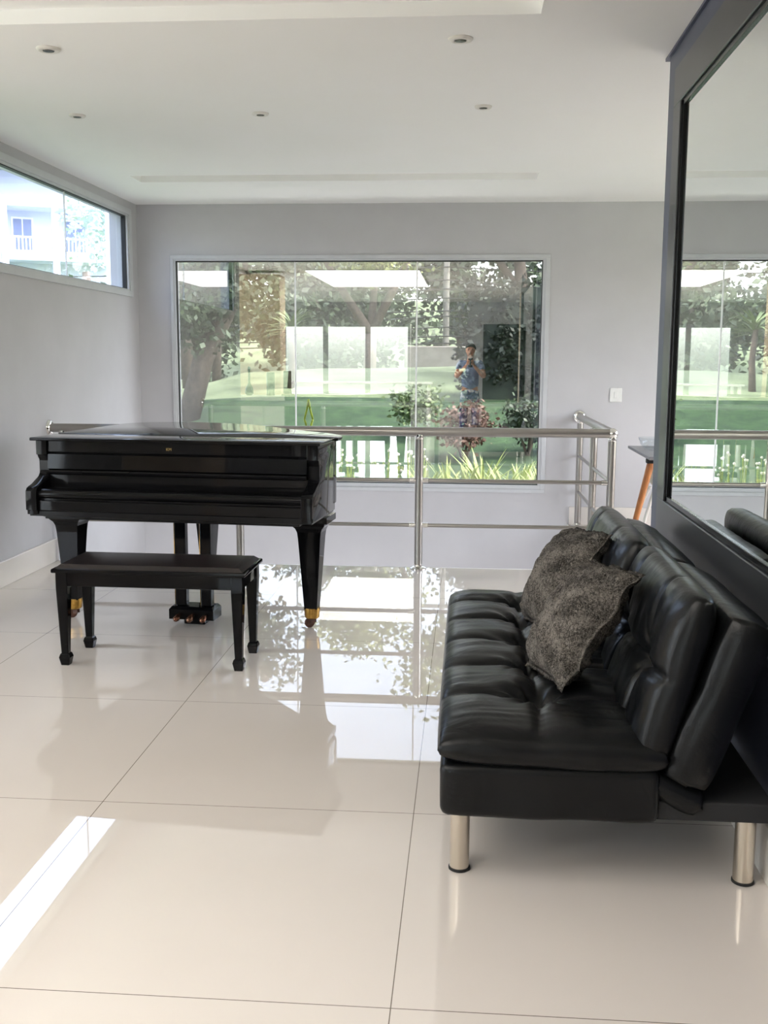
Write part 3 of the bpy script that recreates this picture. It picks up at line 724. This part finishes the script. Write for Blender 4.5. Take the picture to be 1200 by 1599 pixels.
# ------------------------------------------------------------------ the photographer
def skin_mesh(name, verts, edges, root, mat, parent, sub=2):
    me = bpy.data.meshes.new(name); me.from_pydata([v[0] for v in verts], edges, []); o = bpy.data.objects.new(name, me); C.objects.link(o)
    md = o.modifiers.new('skin', 'SKIN'); sv = me.skin_vertices[0].data
    for i, v in enumerate(verts):
        r = v[1]; sv[i].radius = (r, r) if not isinstance(r, tuple) else r
        sv[i].use_root = (i == root)
    md.use_smooth_shade = True; md.branch_smoothing = .3
    o.modifiers.new('sub', 'SUBSURF').levels = sub; o.modifiers['sub'].render_levels = sub
    me.materials.append(M[mat]); o.parent = parent; return o
pr = empty('person', (.05, -.42, 0))
tag(pr, 'standing person in blue grey t-shirt holding up a phone, mirrored in the back window', 'person')
V_, E_ = [], []
def av(p, r, frm=None):
    V_.append((p, r)); i = len(V_)-1
    if frm is not None: E_.append((frm, i))
    return i
hip = av((0, 0, .90), (.145, .11)); wa = av((0, .0, 1.05), (.13, .095), hip); chs = av((0, -.01, 1.24), (.15, .105), wa); nk0 = av((0, -.01, 1.375), (.075, .07), chs)
nk = av((0, .0, 1.43), .052, nk0); jaw = av((0, .025, 1.48), (.062, .072), nk); hd = av((0, .02, 1.56), (.078, .095), jaw); tp = av((0, .01, 1.635), (.062, .075), hd)
av((0, .125, 1.535), .010, hd)
for s in (-1, 1): av((s*.088, .01, 1.55), .014, hd)
for s in (-1, 1):
    sh = av((s*.165, -.01, 1.345), .058, chs); el = av((s*.245, .08, 1.09), .043, sh); wr_ = av((s*.075+.0, .315, 1.285), .028, el)
    pm = av((s*.052, .365, 1.325), (.034, .018), wr_)
    for q, (dz, ln) in enumerate(((.045, .062), (.025, .068), (.003, .064), (-.018, .05))):
        f1 = av((s*.046, .385, 1.335+dz), .0095, pm); f2 = av((s*.036, .412, 1.338+dz), .0088, f1); av((s*.010, .414, 1.336+dz), .0078, f2)
    t1 = av((s*.030, .355, 1.345), .0105, pm); av((s*.018, .362, 1.37), .009, t1)
    th = av((s*.085, .0, .80), .085, hip); kn = av((s*.10, .02, .47), .056, th); an = av((s*.11, -.01, .09), .036, kn); av((s*.125, .13, .035), (.036, .022), an)
skin_mesh('body', V_, E_, 0, 'skin', pr)
V_, E_ = [], []
a0 = av((0, 0, .84), (.178, .145)); a1 = av((0, 0, 1.06), (.165, .13), a0); a2 = av((0, -.01, 1.24), (.172, .128), a1); a3 = av((0, -.01, 1.365), (.09, .08), a2)
for s in (-1, 1): b1 = av((s*.168, -.01, 1.345), .074, a2); av((s*.215, .035, 1.20), .066, b1)
skin_mesh('tshirt', V_, E_, 0, 'tshirt', pr)
V_, E_ = [], []
a0 = av((0, 0, .94), (.155, .122)); a1 = av((0, 0, .84), (.16, .13), a0)
for s in (-1, 1): b1 = av((s*.09, 0, .74), .102, a1); b2 = av((s*.103, .02, .47), .078, b1); av((s*.112, -.005, .11), .064, b2)
skin_mesh('trousers', V_, E_, 0, 'pants_print', pr)
bm = B(); bmesh.ops.create_uvsphere(bm, u_segments=28, v_segments=18, radius=1, matrix=Matrix.Translation((0, .0, 1.595)) @ Matrix.Diagonal((.096, .110, .092, 1)))
bmesh.ops.delete(bm, geom=[v for v in bm.verts if v.co.z < 1.575 + max(0, v.co.y)*.55], context='VERTS')
for v_ in bm.verts: v_.co += v_.co.normalized()*noise.noise(v_.co*40)*.006
link('hair', bm, 'hair', pr, True)
for s in (-1, 1):
    bm = B(); bmesh.ops.create_uvsphere(bm, u_segments=16, v_segments=10, radius=1, matrix=Matrix.Translation((s*.12, .07, .045)) @ Matrix.Diagonal((.052, .14, .045, 1)))
    for v_ in bm.verts: v_.co.z = max(v_.co.z, 0.0)
    link('shoe', bm, 'white_paint', pr, True)
    bm = B(); bmesh.ops.create_uvsphere(bm, u_segments=10, v_segments=8, radius=.011, matrix=Matrix.Translation((s*.032, .102, 1.575))); link('eye', bm, 'hair', pr, True)
bm = B(); box(bm, (-.026, .092, 1.497), (.026, .104, 1.503), .002, 1); link('mouth', bm, 'caster_rust', pr)
ph = empty('smartphone', (.05, -.020, 1.345))
bm = B(); box(bm, (-.038, -.004, -.078), (.038, .004, .078), .004, 3); link('case', bm, 'phone_black', ph, True, 35)
bm = B(); lathe(bm, [(.008, 0), (.008, .002), (.006, .0025)], 16, mtx=Matrix.Translation((-.022, .004, .06)) @ Matrix.Rotation(-PI/2, 4, 'X')); link('lens', bm, 'phone_black', ph, True, 40)
tag(ph, 'dark smartphone held upright by the person mirrored in the window', 'phone')

# ------------------------------------------------------------------ outdoors
def hgt(x, y):
    if y < 10.6: h = .02
    else:
        t = min(1, (y-10.6)/10); h = .02 + 1.25*t*t*(3-2*t)
        t = min(1, max(0, (y-21)/6)); h -= 1.5*t*t*(3-2*t)
        t = min(1, max(0, (y-34)/26)); h += 5.0*t*t
    if x < -4: h -= min(3.0, (-4-x)*.3)*(1 if y < 24 else max(0, 1-(y-24)/12))
    return h + noise.noise(Vector((x*.25, y*.25, 0)))*.12*min(1, max(0, (y-10.6)/3))
bm = B(); nx, ny = 70, 70; gv = []
for i in range(nx+1):
    gv.append([])
    for j in range(ny+1):
        x = -60+95*i/nx; y = 9.17 + (j/ny)**1.7*80; gv[-1].append(bm.verts.new((x, y, hgt(x, y) - .05)))
for i in range(nx):
    for j in range(ny): bm.faces.new((gv[i][j], gv[i+1][j], gv[i+1][j+1], gv[i][j+1]))
struct(link('lawn', bm, 'lawn', None, True))
bm = B(); box(bm, (-60, -30, -3.2), (60, 9.17, -3.1)); struct(link('terrain_lower', bm, 'lawn'))
bm = B(); gv = []
for i in range(41):
    gv.append([bm.verts.new((-4.0+6.4*i/40, 9.17+1.9*j/12, .155+.02*noise.noise(Vector((i*.7, j*.9, 0)))-.0012*max(0, j-9)**2*20)) for j in range(13)])
for i in range(40):
    for j in range(12): bm.faces.new((gv[i][j], gv[i+1][j], gv[i+1][j+1], gv[i][j+1]))
struct(link('garden_bed_ground', bm, 'white_gravel', None, True))

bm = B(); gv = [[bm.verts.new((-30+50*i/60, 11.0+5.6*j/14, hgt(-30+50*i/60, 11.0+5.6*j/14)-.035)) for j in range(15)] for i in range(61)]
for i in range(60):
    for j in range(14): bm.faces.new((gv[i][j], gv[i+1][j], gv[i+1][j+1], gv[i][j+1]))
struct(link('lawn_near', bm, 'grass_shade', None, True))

def leaf_cloud(clusters, n, size, seed):
    r = random.Random(seed); bm = B()
    for _ in range(n):
        c, sg = clusters[r.randrange(len(clusters))]
        p = Vector(c) + Vector((r.gauss(0, sg), r.gauss(0, sg), r.gauss(0, sg*.75)))
        d = Vector((r.gauss(0, 1), r.gauss(0, 1), r.gauss(-.3, .7))).normalized(); s_ = size*r.uniform(.6, 1.3)
        a = d.orthogonal().normalized(); a = (Matrix.Rotation(r.uniform(0, 6.28), 3, d) @ a)
        t = p + d*s_; q1 = p + d*s_*.5 + a*s_*.3; q2 = p + d*s_*.5 - a*s_*.3
        v0, v1, v2_, v3 = bm.verts.new(p), bm.verts.new(q1), bm.verts.new(t), bm.verts.new(q2)
        bm.faces.new((v0, v1, v2_, v3))
    return bm
def tree(x, y, trunk, radii, clusters, n, size, mat, label, group, seed):
    z0 = hgt(x, y) - .06
    t = empty('tree', (x, y, z0)); bm = B()
    for (pts, rs) in trunk: tube(bm, pts, rs, 10)
    link('trunk', bm, 'bark', t, True)
    link('foliage', leaf_cloud(clusters, n, size, seed), mat, t)
    return tag(t, label, 'tree', group)
def crown(c, r, k_, seed, sg=.4, flat=.7):
    q = random.Random(seed); out = []
    while len(out) < k_:
        p = Vector((q.uniform(-1, 1), q.uniform(-1, 1), q.uniform(-1, 1)))
        if p.length < 1: out.append(((c[0]+p.x*r, c[1]+p.y*r, c[2]+p.z*r*flat), sg))
    return out
# big dark tree at the left of the window
tree(-4.1, 15.2, [([(0, 0, 0), (.25, 0, .9), (.75, .1, 1.9), (1.1, .1, 3.0)], [.17, .15, .12, .06]), ([(.25, 0, .9), (-.05, .2, 2.0), (-.1, .2, 3.0)], [.12, .08, .05])], 0,
     crown((.55, 0, 2.5), 1.05, 26, 1, .22) + crown((.15, 0, 1.6), .6, 10, 9, .2), 5600, .12, 'leaf_dark', 'dense dark green tree with leaning trunk beyond the left window pane', None, 11)
tree(-6.3, 17.2, [([(0, 0, 0), (.1, 0, 1.4), (0, 0, 2.6)], [.16, .12, .06])], 0, crown((0, 0, 1.25), .95, 26, 19, .22, .9), 4200, .17, 'leaf_dark', 'dark leafy tree low behind the leaning tree at the left pane', None, 18)
tree(-3.9, 27, [([(0, 0, 0), (.1, 0, 1.6), (0, 0, 3.2)], [.16, .12, .06])], 0, crown((0, 0, 3.0), 1.8, 30, 23, .36, 1.0), 4200, .22, 'leaf_dark', 'rounded dark tree standing far across the lawn left of the forked tree', None, 24)
# forked tree in the middle
tree(-2.2, 23.5, [([(0, 0, 0), (.03, 0, .7), (.05, 0, 1.3)], [.16, .14, .13]), ([(.05, 0, 1.3), (.5, .1, 2.2), (1.1, .2, 3.4)], [.11, .09, .05]), ([(.05, 0, 1.3), (-.5, 0, 2.1), (-1.2, -.1, 3.3)], [.11, .09, .05]), ([(.05, 0, 1.3), (.1, .3, 2.4), (.2, .3, 3.6)], [.10, .07, .04])], 0,
     crown((0, 0, 3.7), 1.5, 24, 2, .3, .7), 3600, .15, 'leaf_olive', 'tree with forked trunk standing on the lawn beyond the middle window pane', None, 12)
tree(-5.3, 19.8, [([(0, 0, 0), (-.05, 0, 1.0), (.15, 0, 2.2), (.1, 0, 3.2)], [.13, .11, .09, .05]), ([(.5, .1, 0), (.55, .1, 1.2), (.35, .1, 2.6)], [.09, .08, .05])], 0,
     crown((.1, 0, 3.4), 1.2, 20, 3, .27, .8), 3000, .16, 'leaf_mid', 'twin trunked green tree seen behind the left glass joint of the back window', None, 13)
tree(.9, 19.0, [([(0, 0, 0), (.05, 0, 1.4), (-.1, 0, 2.8)], [.14, .12, .08]), ([(.05, 0, 1.4), (-.8, 0, 2.6)], [.08, .05])], 0,
     crown((-.5, 0, 3.2), 1.7, 28, 4, .27, .45), 4200, .15, 'leaf_olive', 'olive green tree with overhanging canopy beyond the right window pane', None, 14)
tree(4.6, 24, [([(0, 0, 0), (.0, 0, 1.6), (-.1, 0, 3)], [.2, .16, .1])], 0,
     crown((0, 0, 3.4), 2.6, 30, 6, .45, .8), 4000, .2, 'leaf_mid', 'bushy tree at the far right behind the back window', None, 15)
# belt of trees on the far slope
belt = None
ORD = ('first', 'second', 'third', 'fourth', 'fifth', 'sixth', 'seventh', 'eighth', 'ninth')
for i, (x, y, s_) in enumerate(((-9.6, 36.5, .8), (-7.0, 45, 1.05), (-3.9, 36, 1.0), (-.2, 45, 1.15), (3.2, 36.5, .95), (6.9, 45, 1.1), (10.3, 36, 1.0))):
    if belt is None:
        belt = tree(x, y, [([(0, 0, 0), (0, 0, 2.5), (.2, 0, 4.5)], [.28, .22, .1])], 0, crown((0, 0, 3.6), 2.1, 46, 21, .38, 1.45), 4600, .30, 'leaf_dark', '', None, 16); t = belt
    else:
        t = copy_tree(belt); t.location = (x, y, hgt(x, y)-.06); t.rotation_euler = (0, 0, i*1.3)
    t.scale = (s_,)*3
    tag(t, ORD[i] + ' dark bushy tree from the left in the distant belt behind the lawn', 'tree', 'distant tree belt')
# spiky dracaena tree
dz = hgt(-2.9, 17.5)-.06; dt = empty('dracaena', (-2.95, 17.5, dz)); bm = B(); tube(bm, [(0, 0, 0), (.03, 0, .5), (0, 0, 1.0)], [.06, .05, .045], 10); link('stem', bm, 'bark', dt, True)
def strap(bm, base, d, ln, w, droop, n=6):
    d = Vector(d).normalized(); side = d.cross(Vector((0, 0, 1))).normalized(); prev = None
    for i in range(n+1):
        t = i/n; p = Vector(base) + d*ln*t + Vector((0, 0, -droop*ln*t*t)); ww = w*(1-t**2)*(.5+min(1, t*4)*.5)
        cur = (bm.verts.new(p-side*ww), bm.verts.new(p+side*ww+Vector((0, 0, ww*.4))))
        if prev: bm.faces.new((prev[0], prev[1], cur[1], cur[0]))
        prev = cur
bm = B()
for i in range(60):
    a = rnd.uniform(0, 6.28); strap(bm, (0, 0, 1.0+rnd.uniform(-.12, .1)), (math.cos(a), math.sin(a), rnd.uniform(.1, 1.3)), rnd.uniform(.45, .75), .022, .35)
link('leaves', bm, 'leaf_mid', dt); tag(dt, 'spiky leaved dracaena in the garden behind the left glass joint', 'plant')
# garden bed plants close to the glass
gx = [(-.36, .46), (-.17, .52), (.02, .50), (.17, .66), (.36, .52), (.52, .56), (.68, .50)]
for i, (x, h) in enumerate(gx):
    y = 9.5 + (i % 2)*.32; p = empty('spider_plant', (x, y, .14)); bm = B()
    for q in range(30):
        a = rnd.uniform(0, 6.28); strap(bm, (rnd.uniform(-.02, .02), rnd.uniform(-.02, .02), 0), (math.cos(a), math.sin(a), rnd.uniform(.9, 2.6)), h*rnd.uniform(.7, 1.05), .016, .25)
    link('leaves', bm, 'leaf_lime', p)
    tag(p, 'tallest lime green strap leaved plant in the bed right outside the glass' if i == 3 else ORD[i] + ' lime green strap leaved plant from the left, in the bed outside the right pane', 'plant', 'strap leaved plants outside the window' if i != 3 else None)
for i in range(9):
    x = -1.3 + i*.112 + rnd.uniform(-.01, .01); y = 9.6 + rnd.uniform(-.1, .25); p = empty('flowering_plant', (x, y, .14)); bm = B(); fl = []
    for q in range(7):
        tx_, ty, hh = rnd.uniform(-.04, .04), rnd.uniform(-.05, .05), rnd.uniform(.24, .44)
        tube(bm, [(tx_*.3, ty*.3, 0), (tx_, ty, hh)], .003, 5, False); strap(bm, (tx_*.3, ty*.3, .02), (rnd.uniform(-1, 1), rnd.uniform(-1, 1), 1.4), .26, .008, .2, 4)
        fl.append((tx_, ty, hh))
    link('stems', bm, 'leaf_lime', p); 
    for c_ in fl:
        bm = B(); bmesh.ops.create_icosphere(bm, subdivisions=1, radius=.014, matrix=Matrix.Translation(c_)); link('flower', bm, 'petal_white', p)
    tag(p, ORD[i] + ' low white flowering plant from the left, in the bed outside the middle pane', 'plant', 'white flowering plants outside the window')
for i, (x, y, mt, lab) in enumerate(((-.02, 13.0, 'leaf_red', 'reddish leaved shrub behind the strap leaved plants'), (.78, 13.3, 'leaf_dark', 'dark green shrub behind the strap leaved plants at the right'), (-.72, 14.2, 'leaf_mid', 'mid green shrub left of the reddish shrub'))):
    z0 = hgt(x, y)-.06; p = empty('shrub', (x, y, z0)); bm = B()
    for q in range(5): tube(bm, [(0, 0, 0), (rnd.uniform(-.2, .2), rnd.uniform(-.2, .2), .5)], [.02, .008], 6)
    link('stems', bm, 'bark', p); link('foliage', leaf_cloud(crown((0, 0, .46), .30, 16, 30+i, .085, .8), 1500, .07, 40+i), mt, p); tag(p, lab, 'shrub')
# diamond garden stake
gs = empty('garden_stake', (-1.415, 9.34, .14)); bm = B(); tube(bm, [(0, 0, 0), (0, 0, .62)], .005, 8); link('stem', bm, 'stake_lime', gs, True)
bm = B(); dp = [(0, 0, .60), (.038, 0, .72), (.012, 0, .82), (0, 0, .90), (-.012, 0, .82), (-.038, 0, .72), (0, 0, .60)]
for a, b in zip(dp, dp[1:]): tube(bm, [a, b], .009, 8)
link('diamond', bm, 'stake_lime', gs, True); tag(gs, 'yellow green diamond shaped garden stake just outside the glass', 'ornament')
hd = empty('backdrop', (1.25, 16.9, hgt(1.25, 16.9)-.1)); bm = B(); box(bm, (-1.25, -.2, 0), (1.7, .3, 1.75)); link('dark_core', bm, 'leaf_shade', hd)  # dark leaf screen added outside so the right pane shows its reflections
hr = random.Random(5); link('foliage', leaf_cloud([((-1.35+3.2*hr.random(), -.30+.55*hr.random()**1.6, .15+1.7*hr.random()), .09) for _ in range(260)], 9000, .10, 61), 'leaf_shade', hd)
tag(hd, 'added leafy dark green hedge beyond the right window pane', 'backdrop')
# boundary wall, pole and cables
bm = B(); box(bm, (-1.55, 26.0, -.6), (.2, 26.25, 1.72), .02, 1); tag(link('boundary_wall', bm, 'concrete'), 'grey brown boundary wall on the slope beyond the right pane', 'wall')
poles = [(-.62, 30.0), (16, 31), (-24, 31)]
for i, (x, y) in enumerate(poles):
    z0 = hgt(x, y)-.3; p = empty('utility_pole', (x, y, z0)); bm = B(); tube(bm, [(0, 0, 0), (0, 0, 7.0)], [.10, .075], 14); link('shaft', bm, 'concrete', p, True, 40)
    bm = B(); box(bm, (-.06, -.09, 4.3), (.06, .09, 6.0)); box(bm, (-.7, -.04, 6.2), (.7, .04, 6.3)); link('crossarm', bm, 'concrete', p)
    tag(p, ('slim grey utility pole behind the right window pane', 'utility pole far to the right carrying the street cables', 'utility pole far to the left carrying the street cables')[i], 'pole')
zc = [1.85, 2.05, 2.3, 2.6, 2.75, 3.1, 3.35, 3.6, 3.95]
for i, z in enumerate(zc):
    bm = B(); pts = []
    for a, b in ((poles[2], poles[0]), (poles[0], poles[1])):
        for k_ in range(15):
            t = k_/14; pts.append((a[0]+(b[0]-a[0])*t, a[1]+(b[1]-a[1])*t-.12, z + (.25 if a is poles[0] else .0)*0 - .55*4*t*(1-t)*(.4+.1*(i % 4))))
        if a is poles[2]: pts.pop()
    tube(bm, pts, .016, 6); tag(link('power_cable', bm, 'cable_black', None, True), ORD[i] + ' thin black street cable from the bottom, strung between the utility poles', 'cable', 'street cables')
# house seen through the strip window
hs = empty('house', (-27.0, 64.0, 4.0), math.radians(30))
tag(hs, 'haze-tinted pale lavender house with white balcony railings seen through the left strip window', 'house')
bm = B(); box(bm, (-9, 0, -6), (-1.6, 8, 9.0)); box(bm, (-1.6, 2.2, -6), (5.5, 8, 9.0)); box(bm, (-1.6, -.3, 3.3), (5.5, 2.2, 3.75)); box(bm, (-1.6, -.3, 6.5), (5.5, 2.2, 7.0)); link('wall', bm, 'house_wall', hs)
bm = B(); prism(bm, [(-10, 8.9), (-2, 12.2), (6.5, 8.9)], 'y', -1.0, 9, 0); link('roof', bm, 'roof_tile', hs)
for (a, b) in (((-1.5, .0), (1.35, 0)), ((1.9, 0), (5.2, 0))):
    bm = B(); box(bm, (a[0], -.25, 4.62), (b[0], -.15, 4.72)); box(bm, (a[0], -.25, 3.8), (b[0], -.15, 3.88)); x = a[0]
    while x <= b[0]: box(bm, (x, -.24, 3.8), (x+.07, -.17, 4.7)); x += .22
    link('balcony_railing', bm, 'white_paint', hs)
for x in (-1.6, 1.4, 5.2): bm = B(); box(bm, (x, -.3, -4), (x+.4, .1, 7.0)); link('pillar', bm, 'house_wall', hs)
for (x, y, w, z0, z1) in ((-4.6, 0, 1.5, 4.6, 6.3), (-7.4, 0, 1.5, 4.6, 6.3), (-.6, 2.2, 1.1, 3.8, 6.0), (2.6, 2.2, 1.2, 3.8, 6.0)):
    bm = B(); box(bm, (x-.12, y-.08, z0-.12), (x+w+.12, y+.02, z1+.12)); wf = link('window', bm, 'white_paint', hs)
    bm = B(); box(bm, (x, y-.10, z0), (x+w/2-.04, y-.085, z1)); box(bm, (x+w/2+.04, y-.10, z0), (x+w, y-.085, z1)); link('pane', bm, 'house_dark', wf)
tree(-17.6, 52, [([(0, 0, 0), (.2, 0, 2.5), (0, 0, 5)], [.2, .15, .08])], 0, crown((0, 0, 6.0), 2.2, 26, 71, .5, 1.1), 2600, .3, 'leaf_haze', 'haze-tinted pale green tree beside the pale house behind the strip window', None, 72)
bm = B(); box(bm, (-3.33, 9.62, -3), (-2.98, 10.0, 3.4), .006, 1); struct(link('pillar_outside', bm, 'white_paint'))
